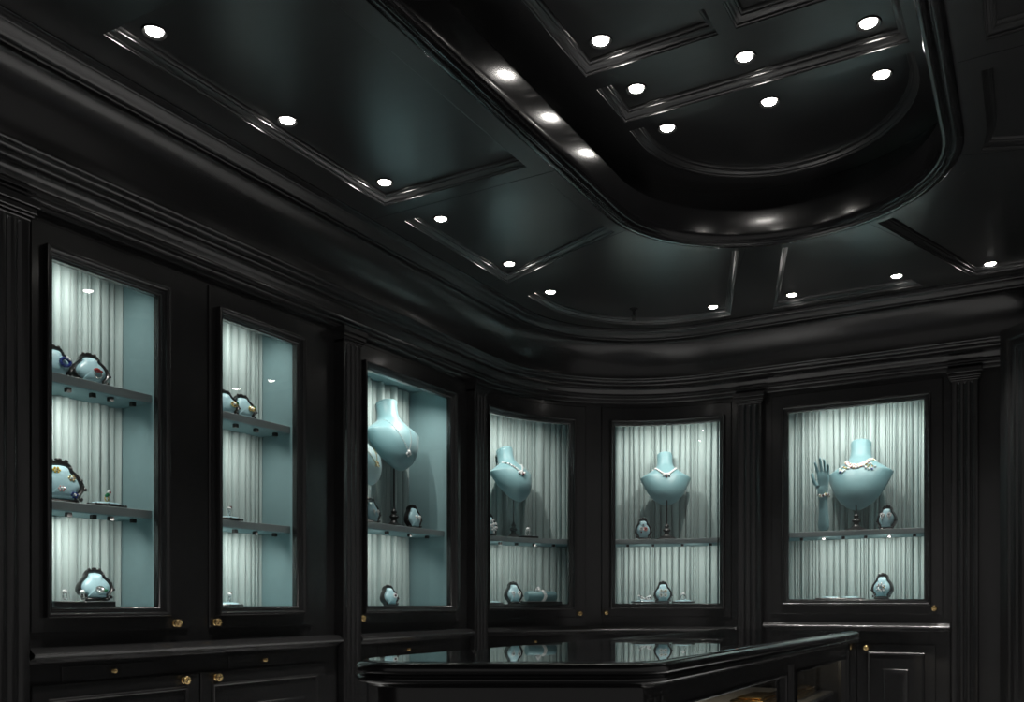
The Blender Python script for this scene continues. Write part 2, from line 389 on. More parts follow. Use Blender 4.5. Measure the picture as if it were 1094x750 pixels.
# ------------------------------------------------------------------ pilasters
PN = ['fluted black pilaster at the left edge, before the first display window', 'fluted black pilaster between the second and third display windows from the left',
      'fluted black pilaster between the third window and the curved corner', 'fluted black pilaster between the curved corner and the right display window',
      'fluted black pilaster between the right display window and the door']
def pilaster(s0, s1, label):
    p0 = wp((s0 + s1) / 2, .03, -1.2)
    t = thing('pilaster', label, 'pilaster', p0, 'fluted pilasters between the windows', world=True)
    m_ = MB(); O1 = .055; w = s1 - s0; nf = 3
    fw, gap = w * .14, w * .10; mar = (w - nf * fw - (nf - 1) * gap) / 2
    ft, fb = 1.205, -1.0
    # shaft section with flutes: profile across s
    prof = [(s0, -.0), (s0, O1 - .004), (s0 + .004, O1)]
    for k in range(nf):
        a = s0 + mar + k * (fw + gap)
        prof += [(a, O1)] + [(a + fw * j / 6, O1 - .009 * math.sin(PI * j / 6)) for j in range(1, 6)] + [(a + fw, O1)]
    prof += [(s1 - .004, O1), (s1, O1 - .004), (s1, 0)]
    flatp = [(s, min(o, O1) if o < O1 - .0089 or True else o) for s, o in prof]
    flatp = [(s, O1 if s0 + .004 <= s <= s1 - .004 else o) for s, o in prof]
    L = []
    for h, p in ((-1.08, flatp), (fb - .01, flatp), (fb, prof), (ft, prof), (ft + .008, flatp), (1.24, flatp)):
        L.append([wp(s, o, h) for s, o in p])
    m_.loft(L, False); m_.build('shaft', M['lacquer'], t, smooth=40)
    m_ = MB()
    for (e, h0, h1, o) in ((.0, 1.222, 1.232, .058), (.008, 1.232, 1.242, .066), (.014, 1.242, 1.262, .072), (.020, 1.262, 1.288, .08)):
        slab(m_, s0 - e, s1 + e, h0, h1, 0, o, .003)
    m_.build('capital', M['lacquer'], t, smooth=40)
    m_ = MB()
    for (e, h0, h1, o) in ((.012, -1.2, -1.06, .075), (.008, -1.06, -1.04, .068)):
        slab(m_, s0 - e, s1 + e, h0, h1, 0, o, .004)
    m_.build('base', M['lacquer'], t, smooth=40)
for (a, e), n in zip(PIL, PN): pilaster(a, e, n)

# ------------------------------------------------------------------ knobs
def knob(mb_name, s, o, h, parent, r=.0165):
    p, n, d = wall_frame(s); Mx = mat_at(s, o, h) @ Matrix.Rotation(-PI / 2, 4, 'X')
    m_ = MB(); k = r / .0165
    m_.lathe([(.013 * k, 0), (.0135 * k, .0025), (.009 * k, .004), (.0075 * k, .006 * k), (.0075 * k, .009 * k), (.011 * k, .011 * k), (.0155 * k, .014 * k), (.0168 * k, .019 * k), (.0155 * k, .023 * k), (.010 * k, .0265 * k), (.007 * k, .026 * k), (.004 * k, .0285 * k), (.0008, .029 * k)], 18, Mx)
    for q in range(6):
        a = q * PI / 3
        m_.ball((.0105 * k * math.cos(a), .0105 * k * math.sin(a), (.0245 * k)), .0042 * k, 8, 5, M4=Mx)
    return m_.build('knob', M['brass'], parent, smooth=60)

# ------------------------------------------------------------------ display windows
HOLE = [(0, .004), (0, .030), (.003, .033), (.008, .033), (.012, .030), (.016, .024), (.017, .019), (.022, .0185), (.024, .014), (.029, .0135), (.031, .006), (.036, .003), (.0365, -.022)]
def curtain(mb, s0, s1, h0, h1, o, seed):
    rg = random.Random(seed); xs = [s0]; amp = []
    n = 0; pts = []
    s = s0
    while s < s1:
        w = .009 + .036 * rg.random() ** 1.6; a = rg.uniform(.45, 1.) * min(.042, w * 1.9)
        tl = rg.uniform(-.55, .55)
        for u, q in ((0, 0), (.05, .55), (.12, .82), (.22, .93), (.36, 1.), (.5, 1.03), (.64, 1.), (.78, .93), (.88, .82), (.95, .55)):
            pts.append((s + w * u, a * q * (1 + tl * (u - .5)), a))
        s += w
    pts = [p for p in pts if p[0] < s1] + [(s1, 0, 0)]
    hs = [h0 + (h1 - h0) * k / 8 for k in range(9)]
    ph = [rg.uniform(0, 6.3) for _ in pts]
    L = []
    for k, h in enumerate(hs):
        v = k / 8; row = []
        for i, (q, d, a) in enumerate(pts):
            sway = .0035 * math.sin(q * 43 + v * 2.1 + seed) * (.3 + v) + .002 * math.sin(q * 120 + v * 3)
            row.append(wp(min(s1, max(s0, q + sway)), o + d * (1 - .25 * v * math.sin(q * 60)) , h))
        L.append(row)
    mb.loft(L, False)
SPOT_W = 3.4
def window(i, label, depth, shelves, lit, spots, wl=.012, wr=.012, rise=.10):
    s0, s1, h0, h1 = OPEN[i]; d0, d1, dh = DOOR[i]
    p0 = wp((s0 + s1) / 2, -.1, h0)
    t = thing('display_cabinet', label, 'display cabinet', p0, 'glazed display cabinets along the wall', world=True)
    # lining: back, sides, floor and top of the niche, each 6 mm
    a, z = s0 - wl, s1 + wr; lo, hi = h0 - .004, h1 + rise
    m_ = MB(); slab(m_, a, z, lo, hi, -depth - .012, -depth, .0005)
    slab(m_, a - .012, a, lo, hi, -depth - .012, -.024, .0005); slab(m_, z, z + .012, lo, hi, -depth - .012, -.024, .0005)
    slab(m_, a - .012, z + .012, hi, hi + .012, -depth - .012, -.024, .0005); slab(m_, a - .012, z + .012, lo - .012, lo, -depth - .012, -.024, .0005)
    m_.build('lining', M['teal'], t, smooth=20)
    m_ = MB(); cur_top = hi - .004
    curtain(m_, a + .002, z - .002, lo + .001, cur_top, -depth + .003, i + 3)
    m_.build('curtain', M['drape'], t, smooth=70)
    # door: slab with a hole, moulding round the hole, pane, knob
    m_ = MB(); frame(m_, d0, d1, dh, DTOP - .002, [(0, -.022), (0, .005), (.003, .008)])
    # slab face between its outline and the opening
    st = s_steps(d0 + .003, d1 - .003); so = inset_steps(s_steps(d0, d1), .003)
    k0, k1 = s0 - .034, s1 + .034; g0, g1 = h0 - .034, h1 + .034
    n = len(so); si = [k0 + (k1 - k0) * j / (n - 1) for j in range(n)]
    Lo = rect_loop(0, 0, dh + .003, DTOP - .005, .008, so); Li = rect_loop(0, 0, g0, g1, .008, si); Lb = rect_loop(0, 0, g0, g1, -.022, si); Lob = rect_loop(0, 0, dh, DTOP - .002, -.022, s_steps(d0, d1))
    m_.loft([Lo, Li, Lb, Lob])
    door = m_.build('door_frame', M['lacquer'], t, smooth=30)
    m_ = MB(); frame(m_, k0, k1, g0, g1, [(dd - .0015, oo) for dd, oo in HOLE]); m_.build('moulding', M['lacquer'], door, smooth=50)
    for x in door.children: x.name = 'moulding'
    m_ = MB(); slab(m_, s0 - .004, s1 + .004, h0 - .004, h1 + .004, -.016, -.011, .0003); m_.build('glass_pane', M['glass'], door, smooth=20)
    # shelves
    levels = [h0] + shelves + [hi]
    for hs in shelves:
        m_ = MB(); slab(m_, a + .0005, z - .0005, hs - .030, hs, -depth + .022, -.046, .0015)
        sh = m_.build('shelf', M['shelf'], t, smooth=25)
        m_ = MB(); slab(m_, a + .004, z - .004, hs - .0325, hs - .0300, -depth + .026, -.050, .0005); m_.build('shelf_underside', M['teal'], sh, smooth=25)
        ns = lit
        for q in range(ns):
            ss = s0 + (s1 - s0) * (q + .5) / ns + rnd.uniform(-.012, .012)
            Mx = mat_at(ss, -.085, hs - .0325)
            m_ = MB(); m_.box((-.0085, -.0085, -.016), (.0085, .0085, 0), .0012, Mx)
            sp = m_.build('shelf_spotlight', M['black'], sh, smooth=30)
    # light: small spots at the front top of each level, aimed at curtain and goods
    for k in range(len(levels) - 1):
        b0, b1 = levels[k], levels[k + 1] - (.05 if k < len(levels) - 2 else .03)
        ws = spots[k] if isinstance(spots[k], (list, tuple)) else [spots[k]] * 2
        for q, w in enumerate(ws):
            if not w: continue
            ss = s0 + (s1 - s0) * (q + .5) / len(ws)
            spot('niche_spot', wp(ss, -.032, b1), wp(ss * .6 + (s0 + s1) * .2, -depth * .8, b0 + (b1 - b0) * .25), SPOT_W * w * (1 if b1 - b0 < .5 else 1.8), 150, 1., (1, .97, .9), .006)
    return t, door

WN = ['tall narrow display window at far left with two shelves, gold knob at its lower right', 'narrow display window second from left, three tiers of small jewels', 'wide display window left of the curved corner with a necklace bust seen from its side',
      'curved corner display window holding a bust beside a teal bracelet roll', 'display window in the curved corner with a front-facing bust and pearl necklace', 'wide display window on the right holding a raised hand and a jewelled bust']
W = []
W.append(window(0, WN[0], .262, [.35, .785], 5, [[1.35, .3], [1.55, .25], [1.75, .3]]))
W.append(window(1, WN[1], .25, [.345, .79], 4, [[1.4, .35], [1.2, .3], [1.7, .5]]))
W.append(window(2, WN[2], .30, [.408], 4, [[1.2, .7], [1.7, 1.4]], rise=.068))
W.append(window(3, WN[3], .36, [.413], 5, [[1.0, .5], [2.0, .7]], .012, .13))
W.append(window(4, WN[4], .37, [.418], 4, [[1.1, 1.1], [1.5, 1.7]], .11, .075))
W.append(window(5, WN[5], .37, [.432], 6, [[1.1, 1.6], [1.5, 1.3, 1.5]], .13, .012))
KN = [(2.345, -.075), (2.54, -.075), (3.437, -.072), (5.33, -.064), (5.508, -.06), (7.468, -.028)]
for (t, d), (s, h) in zip(W, KN): knob('knob', s, .008, h, d)

# ------------------------------------------------------------------ base cabinets under the windows
LED = [(0, -.197), (.02, -.197), (.03, -.192), (.034, -.184), (.05, -.180), (.058, -.174), (.060, -.168), (.056, -.162), (.044, -.158), (.038, -.150), (.03, -.147), (0, -.145)]
PANEL = [(0, .006), (.0, .010), (.003, .012), (.008, .012), (.012, .009), (.014, .003), (.02, .002)]
def base(label, s0, s1, dh, doors, drawers, lower_knobs, dknobs):
    t = thing('base_cabinet', label, 'cabinet', wp((s0 + s1) / 2, .05, -1.2), 'base cabinets under the windows', world=True)
    m_ = MB(); slab(m_, s0, s1, -1.12, -.197 + dh, 0, .018, .001); slab(m_, s0, s1, -1.2, -1.12, 0, .03, .003); m_.build('carcass', M['lacquer'], t, smooth=30)
    m_ = MB(); run(m_, [(o, h + dh) for o, h in LED], s0, s1); m_.build('ledge', M['lacquer'], t, smooth=50)
    for k, (a, e) in enumerate(drawers):
        m_ = MB(); slab(m_, a, e, -.263 + dh, -.212 + dh, .016, .024, .0015); dr = m_.build('drawer', M['lacquer'], t, smooth=30)
        if dknobs[k]: knob('knob', dknobs[k], .024, -.237 + dh, dr, .009)
    for k, (a, e) in enumerate(doors):
        m_ = MB(); slab(m_, a, e, -1.11, -.268 + dh, .016, .028, .002); dr = m_.build('cabinet_door', M['lacquer'], t, smooth=30)
        m_ = MB(); L = frame(m_, a + .055, e - .055, -1.04, -.315 + dh, [(0, .028), (0, .032), (.004, .035), (.010, .034), (.013, .031), (.014, .0285)])
        L = frame(m_, a + .14, e - .14, -.95, -.41 + dh, [(0, .028), (.004, .034), (.008, .036), (.03, .036)]); m_.rectcap(L[-1])
        m_.build('panel_moulding', M['lacquer'], dr, smooth=40)
        if lower_knobs[k]: knob('knob', lower_knobs[k], .028, -.292 + dh, dr)
base('black base cabinet under the two left display windows, with gold knobs', 1.757, 3.255, 0, [(1.765, 2.446), (2.452, 3.17)], [(1.875, 2.235), (2.597, 2.985)], [2.37, 2.527], [2.068, 2.79])
base('black base cabinet under the wide window left of the curved corner', 3.398, 4.394, 0, [(3.41, 3.893), (3.899, 4.385)], [(3.56, 4.21)], [3.85, 3.94], [3.80])
base('curved black base cabinet under the two corner windows', 4.551, 6.358, 0, [(4.56, 5.415), (5.421, 6.345)], [(4.75, 5.36), (5.50, 6.15)], [5.375, 5.462], [5.0, 5.82])
base('black base cabinet under the right display window, gold knob on its door', 6.522, 7.548, .036, [(6.53, 7.055), (7.061, 7.475)], [(6.62, 7.30)], [7.02, 7.112], [None])

# ------------------------------------------------------------------ door across the right corner
A = Vector((-.165, 5.415, 0)); dv = Vector((math.cos(math.radians(-47)), math.sin(math.radians(-47)), 0)); nv = Vector((dv.y, -dv.x, 0)) * 1
nv = Vector((-math.sin(math.radians(47)), -math.cos(math.radians(47)), 0))
def dp(u, o, z): return A + dv * u + nv * o + Vector((0, 0, z))
def dslab(mb, u0, u1, z0, z1, o0, o1, c=.003):
    def rc(i, o): return [dp(u0 + i, o, z0 + i), dp(u1 - i, o, z0 + i), dp(u1 - i, o, z1 - i), dp(u0 + i, o, z1 - i)]
    mb.loft([rc(0, o0), rc(0, o1 - c), rc(c, o1)], True, True, True)
def dframe(mb, u0, u1, z0, z1, prof):
    L = [[dp(u0 + d, o, z0 - .01), dp(u0 + d, o, z1 - d), dp(u1 - d, o, z1 - d), dp(u1 - d, o, z0 - .01)] for d, o in prof]
    mb.loft(L, False)
b = MB(); ZT = ZC + 1.43
dslab(b, 0, 1.45, 0, ZT, -.10, -.03)
dframe(b, .0, 1.45, 0, ZT, [(0, -.10), (0, 0), (.035, .0), (.04, .006), (.048, .010), (.058, .010), (.066, .004), (.07, -.002), (.082, -.004), (.09, .004), (.105, .010), (.115, .006), (.12, -.004), (.14, -.01), (.15, -.03)])
b2 = b
dr1 = tag(b.build('door_1', M['lacquer'], smooth=40), kind='structure')

# ------------------------------------------------------------------ counter in the middle of the room
def rounded(poly, radii, n=10):
    out = []; N = len(poly)
    for i in range(N):
        p0, p1, p2 = Vector(poly[i - 1]), Vector(poly[i]), Vector(poly[(i + 1) % N]); r = radii[i]
        a = (p0 - p1).normalized(); c = (p2 - p1).normalized(); ang = a.angle(c)
        t = r / math.tan(ang / 2); cen = p1 + (a + c).normalized() * (r / math.sin(ang / 2))
        q0, q1 = p1 + a * t - cen, p1 + c * t - cen
        a0 = math.atan2(q0.y, q0.x); a1 = math.atan2(q1.y, q1.x)
        while a1 - a0 > PI: a1 -= 2 * PI
        while a1 - a0 < -PI: a1 += 2 * PI
        for k in range(n + 1):
            w = a0 + (a1 - a0) * k / n; out.append((cen.x + r * math.cos(w), cen.y + r * math.sin(w)))
    return out
x0_, x1_, yf = -1.372, -.70, 4.45
def yn(x): return 1.51 + (x + 1.277) * .584
TOP = ccw(rounded([(x0_, yn(x0_)), (x1_, yn(x1_)), (x1_, yf), (x0_, yf)], [.14, .12, .05, .05]))
CT = thing('showcase_counter', 'long black showcase counter with a glass top in the room centre', 'counter', (-1.03, 3.0, 0), world=True)
RIM = [(.075, -.150), (.075, -.131), (.045, -.1295), (.020, -.1285), (.013, -.130), (.007, -.133), (.0025, -.138), (.0005, -.144), (.002, -.150), (.006, -.1545), (.010, -.1565), (.0105, -.1585), (.005, -.1605), (.002, -.164), (.0022, -.169), (.006, -.1735), (.012, -.176), (.02, -.178), (.026, -.181), (.032, -.184), (.05, -.186), (.075, -.186)]
b = MB(); b.loft([lift(offset(TOP, d), h) for d, h in RIM], wrap=True); b.build('rim', M['rim'], CT, smooth=60)
b = MB(); g = offset(TOP, .028); gl = [lift(offset(g, 0), -.1315), lift(g, -.1272), lift(offset(g, .0015), -.1262)]
b.loft(gl); flat(b, offset(g, .0015), [], -.1262); flat(b, g, [], -.1315); b.build('glass_top', M['toplass'], CT, smooth=20)
b = MB(); flat(b, offset(TOP, .06), [], -.205); flat(b, offset(TOP, .06), [], -.225); b.loft([lift(offset(TOP, .06), -.225), lift(offset(TOP, .06), -.205)]); b.build('velvet_deck', M['velvet'], CT, smooth=20)
# body: near, back and left sides solid, right side framed round two windows
BOD = offset(ccw(rounded([(x0_, yn(x0_)), (x1_, yn(x1_)), (x1_, yf), (x0_, yf)], [.14, .05, .04, .04])), .05)
xb = x1_ - .05
body = MB()
idx = [i for i, p in enumerate(BOD) if p[0] > xb - .0015]
ys = [BOD[i][1] for i in idx]; ya, yb_ = min(ys), max(ys)
ring = [p for p in BOD]
# walk ring from the far end of the right side round to its near end
k_ = max(idx, key=lambda i: BOD[i][1]); seq = [BOD[(k_ + j) % len(BOD)] for j in range(len(BOD))]
e_ = [j for j, p in enumerate(seq) if p[0] > xb - .0015 and p[1] < ya + .001][0]
seq = seq[:e_ + 1]
body.loft([[Vector((x, y, 0)) for x, y in seq], [Vector((x, y, ZC - .186)) for x, y in seq]], False)
inn = [p for p in seq]
body.loft([[Vector((x, y, .08)) for x, y in offset(BOD, .02)]] + [[Vector((x, y, .10)) for x, y in offset(BOD, .02)]], True, True, True)
body.build('body', M['lacquer'], CT, smooth=40)
def yslab(mb, y0, y1, z0, z1, xo0, xo1, c=.002):
    def rc(i, x): return [Vector((x, y0 + i, ZC + z0 + i)), Vector((x, y1 - i, ZC + z0 + i)), Vector((x, y1 - i, ZC + z1 - i)), Vector((x, y0 + i, ZC + z1 - i))]
    mb.loft([rc(0, xo0), rc(0, xo1 - c), rc(c, xo1)], True, True, True)
WY = [(2.06, 3.185), (3.335, 4.315)]; WT, WB = -.242, -.90
b = MB(); yslab(b, ya, yb_, WT, -.186, xb - .03, xb); yslab(b, ya, yb_, -1.2, WB, xb - .03, xb)
for y0, y1 in ((ya, WY[0][0]), (WY[0][1], WY[1][0]), (WY[1][1], yb_)): yslab(b, y0, y1, WB, WT, xb - .03, xb)
b.build('side_frame', M['lacquer'], CT, smooth=30)
for y0, y1 in ((ya + .01, WY[0][0] - .04), (WY[0][1] + .03, WY[1][0] - .03), (WY[1][1] + .02, yb_ - .008)):
    n_ = 3
    for q in range(n_):
        w_ = (y1 - y0) / n_; b = MB(); yslab(b, y0 + q * w_ + .15 * w_, y0 + (q + 1) * w_ - .15 * w_, WB, WT + .03, xb, xb + .006, .003); b.build('post_reed', M['lacquer'], CT, smooth=40)
for y0, y1 in WY:
    b = MB()
    def wl(d, x): return [Vector((x, y0 + d, ZC + WB + d)), Vector((x, y1 - d, ZC + WB + d)), Vector((x, y1 - d, ZC + WT - d)), Vector((x, y0 + d, ZC + WT - d))]
    b.loft([wl(0, xb - .002), wl(0, xb + .006), wl(.005, xb + .008), wl(.010, xb + .004), wl(.012, xb - .014)])
    wf = b.build('window_frame', M['rim'], CT, smooth=40)
    b = MB(); yslab(b, y0 + .008, y1 - .008, WB + .008, WT - .008, xb - .018, xb - .013, .0004); b.build('side_pane', M['glass'], wf, smooth=20)
b = MB(); b.box((x0_ + .09, 2.06, ZC - .415), (xb - .05, 4.33, ZC - .40), .002); b.build('inner_shelf', M['velvet'], CT, smooth=30)

def hex_links(mb, c, r0, n, rr, M4=None, tilt=0):
    for k in range(n):
        a = 2 * PI * k / n
        mb.ball((c[0] + r0 * math.cos(a), c[1] + r0 * math.sin(a), c[2]), rr, 7, 5, M4=M4)
# gold jewels behind the counter's side panes
def gold_box(x, y, h, lx, ly, hz, label):
    t = thing('gold_jewel_box', label, 'jewel box', (x, y, ZC + h))
    m_ = MB(); m_.box((-lx, -ly, 0), (lx, ly, hz * .62), .004); m_.build('box_body', M['gold'], t)
    m_ = MB(); m_.box((-lx * 1.05, -ly * 1.03, hz * .62), (lx * 1.05, ly * 1.03, hz * .8), .004); m_.box((-lx * .8, -ly * .8, hz * .8), (lx * .8, ly * .8, hz), .006)
    m_.build('box_lid', M['gold'], t)
    m_ = MB(); m_.tube([(lx * 1.01, -ly, hz * .35), (lx * 1.03, -ly * .5, hz * .3), (lx * 1.03, ly * .5, hz * .4), (lx * 1.01, ly, hz * .35)], .005, 8)
    m_.build('rope_moulding', M['brass'], t)
gold_box(-.93, 3.50, -.40, .06, .15, .05, 'gold jewel box in the counter behind the nearer side pane')
gold_box(-.90, 3.98, -.40, .05, .17, .042, 'gold jewel box in the counter behind the farther side pane')
spot('counter_spot', (-.86, 3.3, ZC - .235), (-.92, 3.6, ZC - .4), 3.5, 120, .6, (1, .85, .6), .01)

# ------------------------------------------------------------------ busts
BT = [(0, .30), (.012, .315), (.03, .315), (.05, .30), (.12, .305), (.19, .33), (.235, .37), (.275, .45), (.31, .555), (.36, .71), (.41, .865), (.445, .975), (.455, 1.0), (.468, .995), (.50, .955), (.56, .895), (.65, .815), (.74, .72), (.82, .61), (.885, .49), (.935, .365), (.97, .245), (.99, .13), (1.0, .03)]
BF = [(0, .048), (.05, .046), (.2, .047), (.27, .056), (.34, .067), (.41, .077), (.48, .085), (.55, .090), (.62, .092), (.69, .091), (.76, .086), (.83, .076), (.89, .063), (.94, .047), (.97, .034), (.99, .02), (1, .008)]
BB = [(0, .046), (.2, .048), (.3, .045), (.45, .022), (.65, .012), (.9, .008), (1, .004)]
def lerp(tab, t):
    for (a, x), (c, y) in zip(tab[:-1], tab[1:]):
        if t <= c: return x + (y - x) * (t - a) / (c - a)
    return tab[-1][1]
class Bust:
    def __init__(s, Mx, wid, hei, lean): s.M = Mx; s.w = wid; s.h = hei; s.rot = Matrix.Rotation(lean, 4, 'X'); s.lean = lean
    def pt(s, t, phi, out=0.):
        k = s.w / .165; w = lerp(BT, t) * s.w
        f = lerp(BF, t) * k if math.cos(phi) > 0 else lerp(BB, t) * k
        x = math.sin(phi) * (w + out); y = math.cos(phi) * (f + out)
        yc = -.012 * k * math.sin(PI * min(1, t * 1.1))
        return s.rot @ Vector((x, y + yc, s.h * (1 - t)))
def bust(label, s_, o, hbot, wid, hei, lean, yaw, shelf_h, group='teal necklace busts', roll=0.):
    """hbot = height of the chest tip; the pole reaches down to the shelf"""
    base = mat_at(s_, o, shelf_h, yaw)
    t = thing('necklace_bust', label, 'necklace display bust', group=group, mtx=base)
    B = Bust(base, wid, hei, lean); dz = hbot - shelf_h
    up = Matrix.Translation((0, 0, dz)) @ Matrix.Rotation(roll, 4, 'Y')
    B.up = up
    m_ = MB(); n = 40
    L = [[up @ B.pt(tt, 2 * PI * i / n) for i in range(n)] for tt, _ in BT]; m_.loft(L, True, False, True); m_.build('torso', M['bust'], t, smooth=50)
    m_ = MB(); L = []
    for e, dzz in ((1.0, 0), (1.03, .003), (1.03, .008), (.97, .011), (.4, .0115)):
        L.append([up @ (B.rot @ (Vector((math.sin(2 * PI * i / n) * .30 * wid * e, math.cos(2 * PI * i / n) * .047 * wid / .165 * e, hei + dzz)))) for i in range(n)])
    m_.loft(L, True, True, True); m_.build('neck_cap', M['bust'], t, smooth=50)
    top = up @ B.pt(.62, 0) ; yb = .03 if s_ > 5.5 else -.045
    m_ = MB(); m_.tube([(0, yb, .03), (0, yb, dz + hei * .2)], .0045, 10); m_.tube([(0, yb, dz + hei * .15), (0, .0, dz + hei * .3)], .005, 8); m_.build('pole', M['black'], t)
    m_ = MB(); m_.lathe([(.046, 0), (.046, .004), (.040, .008), (.026, .013), (.014, .022), (.011, .03), (.010, .034), (.016, .038), (.018, .044), (.014, .05), (.008, .053), (.010, .058), (.011, .062), (.006, .067), (.004, .075)], 20, Matrix.Translation((0, yb, 0)) @ Matrix.Scale(1.45, 4))
    m_.build('turned_foot', M['black'], t, smooth=40)
    m_ = MB(); m_.box((-.06 * wid / .165, -.05, dz + hei * .22), (.06 * wid / .165, .012, dz + hei * .42), .006); m_.build('back_block', M['bust'], t)
    return t, B
def chain(B, label, name, t0, t1, ph, n, r, mats, power=1.6, pend=None, vary=None, rows=1):
    t = thing(name, label, 'necklace', group='necklaces on the busts', mtx=B.M)
    pts = []
    for i in range(n * rows):
        rw, i = divmod(i, n)
        u = -1 + 2 * i / (n - 1) + rw * .5 / n; phi = u * ph
        tt = t0 + (t1 - t0) * (1 - abs(min(1, max(-1, u))) ** power) - rw * r * 1.7 / B.h
        phi = math.asin(max(-1, min(1, u * lerp(BT, t0) / lerp(BT, tt)))) * ph / (PI / 2)
        pts.append((B.up @ B.pt(tt, phi, r * .6), u))
    groups = {}
    for k, (p, u) in enumerate(pts):
        mk = mats[k % len(mats)]; rr = r * (vary(u, k) if vary else 1)
        groups.setdefault(mk, MB()).ball(p, rr, 8, 6)
    nm = {'pearl': 'pearl_strand', 'diamond': 'diamond_strand', 'gold': 'gold_links', 'silver': 'silver_links', 'garnet': 'dark_stones', 'sapphire': 'blue_stones', 'pink': 'pink_stones'}
    for mk, g_ in groups.items(): g_.build(nm.get(mk, 'links'), M[mk], t, smooth=60)
    if pend:
        for nm_, items in pend.items():
            g_ = MB(); mk = None
            for (tt, phi, rr, mk) in items: g_.ball(B.up @ B.pt(tt, phi, rr * .7), rr, 8, 6)
            g_.build(nm_, M[mk], t, smooth=60)
    return t
# third window: bust seen from its side
SH3, SH4, SH5, SH6 = .408, .413, .418, .432
t, B3 = bust('tilted teal bust seen from the side with a thin pendant chain, third window', s_at(424, -.15), -.13, .715, .195, .385, .28, math.radians(-9), SH3)
chain(B3, 'thin silver chain with a small pendant on the side-facing bust', 'pendant_necklace', .27, .80, 1.5, 60, .0026, ['silver', 'diamond'], 1.2, {'pendant': [(.815, 0, .010, 'diamond'), (.84, .1, .007, 'diamond'), (.84, -.1, .007, 'diamond'), (.865, 0, .006, 'diamond')]})
t, B3b = bust('smaller teal bust half hidden by the left frame of the third window', s_at(391, -.12), -.09, .60, .13, .29, .28, math.radians(2), SH3)
chain(B3b, 'gold pendant necklace on the half-hidden small bust', 'pendant_necklace', .28, .66, 1.5, 40, .0026, ['gold'], 1.2, {'pendant': [(.68, 0, .009, 'gold'), (.72, .1, .006, 'gold'), (.72, -.1, .006, 'gold')]})
t, B4 = bust('teal bust in the curved corner window left, wearing a diamond necklace with dark pendant', s_at(554, -.15), -.15, .648, .185, .36, .36, math.radians(12), SH4)
chain(B4, 'diamond necklace with a round dark-centred pendant in the left corner window', 'diamond_necklace', .27, .52, 1.5, 44, .0062, ['diamond', 'silver', 'diamond'], 1.4, {'pendant': [(.53, 0, .012, 'diamond'), (.55, .14, .009, 'diamond'), (.55, -.14, .009, 'diamond'), (.575, .06, .009, 'diamond'), (.575, -.06, .009, 'diamond')], 'pendant_stone': [(.585, 0, .010, 'garnet')]})
t, B5 = bust('teal bust facing forward with a pearl necklace in the right corner window', s_at(712, -.16), -.16, .645, .168, .37, .36, math.radians(8), SH5)
chain(B5, 'white pearl necklace with a centre cluster on the front-facing bust', 'pearl_necklace', .275, .49, 1.5, 30, .0072, ['pearl', 'diamond', 'pearl'], 1.5, {'centre_cluster': [(.495, 0, .012, 'diamond'), (.51, .12, .008, 'diamond'), (.51, -.12, .008, 'diamond')], 'drop': [(.54, 0, .007, 'garnet')]}, lambda u, k: .75 + .35 * (1 - abs(u)))
t, B6 = bust('large teal bust with a wide jewelled necklace beside a raised hand', s_at(916, -.16), -.16, .558, .195, .448, .36, math.radians(-4), SH6, roll=math.radians(2))
chain(B6, 'wide gold and diamond necklace with two clusters in the right window', 'jewelled_necklace', .275, .455, 1.5, 40, .0062, ['diamond', 'gold', 'diamond', 'diamond', 'garnet', 'diamond', 'pink'], 2.0,
      {'gold_clusters': [(.425 + dt, a + da, .006, 'gold') for a in (-.40, .40) for dt, da in ((0, 0), (.03, .06), (.015, -.09), (-.02, .05))],
       'diamond_clusters': [(.43 + dt, a + da, .007, 'diamond') for a in (-.40, .40) for dt, da in ((-.03, .12), (-.03, -.1), (.005, .16), (.04, .12), (.045, -.06), (.02, -.17), (.06, .02))],
       'blue_stones': [(.435, 0, .008, 'sapphire'), (.49, .5, .007, 'sapphire'), (.49, -.5, .007, 'sapphire')]}, lambda u, k: .85 + .25 * math.sin(k * 2.1) + .2 * (1 - abs(u)), rows=3)

# ------------------------------------------------------------------ hand
def skin_chain(name, chains, material, parent, sub=2):
    me = bpy.data.meshes.new(name); vs, es, rs = [], [], []
    for ch, link in chains:
        prev = link
        for p, r in ch:
            vs.append(p); rs.append(r)
            if prev is not None: es.append((prev, len(vs) - 1))
            prev = len(vs) - 1
    me.from_pydata(vs, es, []); ob = bpy.data.objects.new(name, me); COL.objects.link(ob); ob.parent = parent
    me.materials.append(material)
    md = ob.modifiers.new('skin', 'SKIN'); md.use_smooth_shade = True
    for v, r in zip(me.skin_vertices[0].data, rs): v.radius = r if isinstance(r, tuple) else (r, r)
    me.skin_vertices[0].data[0].use_root = True
    sb = ob.modifiers.new('sub', 'SUBSURF'); sb.levels = sb.render_levels = sub
    return ob
HS = s_at(880, -.12)
HM = mat_at(HS, -.12, SH6, math.radians(-15), 0, 1.2)
t = thing('display_hand', 'slender teal display hand with raised fingers beside the large bust', 'display hand', mtx=HM)
fore = [((0, 0, .0), (.034, .03)), ((0, 0, .05), (.029, .026)), ((.001, 0, .11), (.025, .022)), ((.002, 0, .165), (.0215, .018)), ((.002, 0, .20), (.0215, .016)), ((.002, .002, .232), (.028, .0145)), ((.001, .003, .265), (.033, .0135)), ((0, .003, .285), (.033, .012))]
def finger(x, z, lens, r, bend, splay):
    p = Vector((x, .003, z)); out = []; a = 0.
    for k, l in enumerate(lens):
        a += bend[k]; p = p + Vector((math.sin(splay) * l, math.sin(a) * l, math.cos(a) * math.cos(splay) * l)); out.append((tuple(p), r * (1 - .11 * k)))
    return out
chains = [(fore, None)]
kn = len(fore) - 1
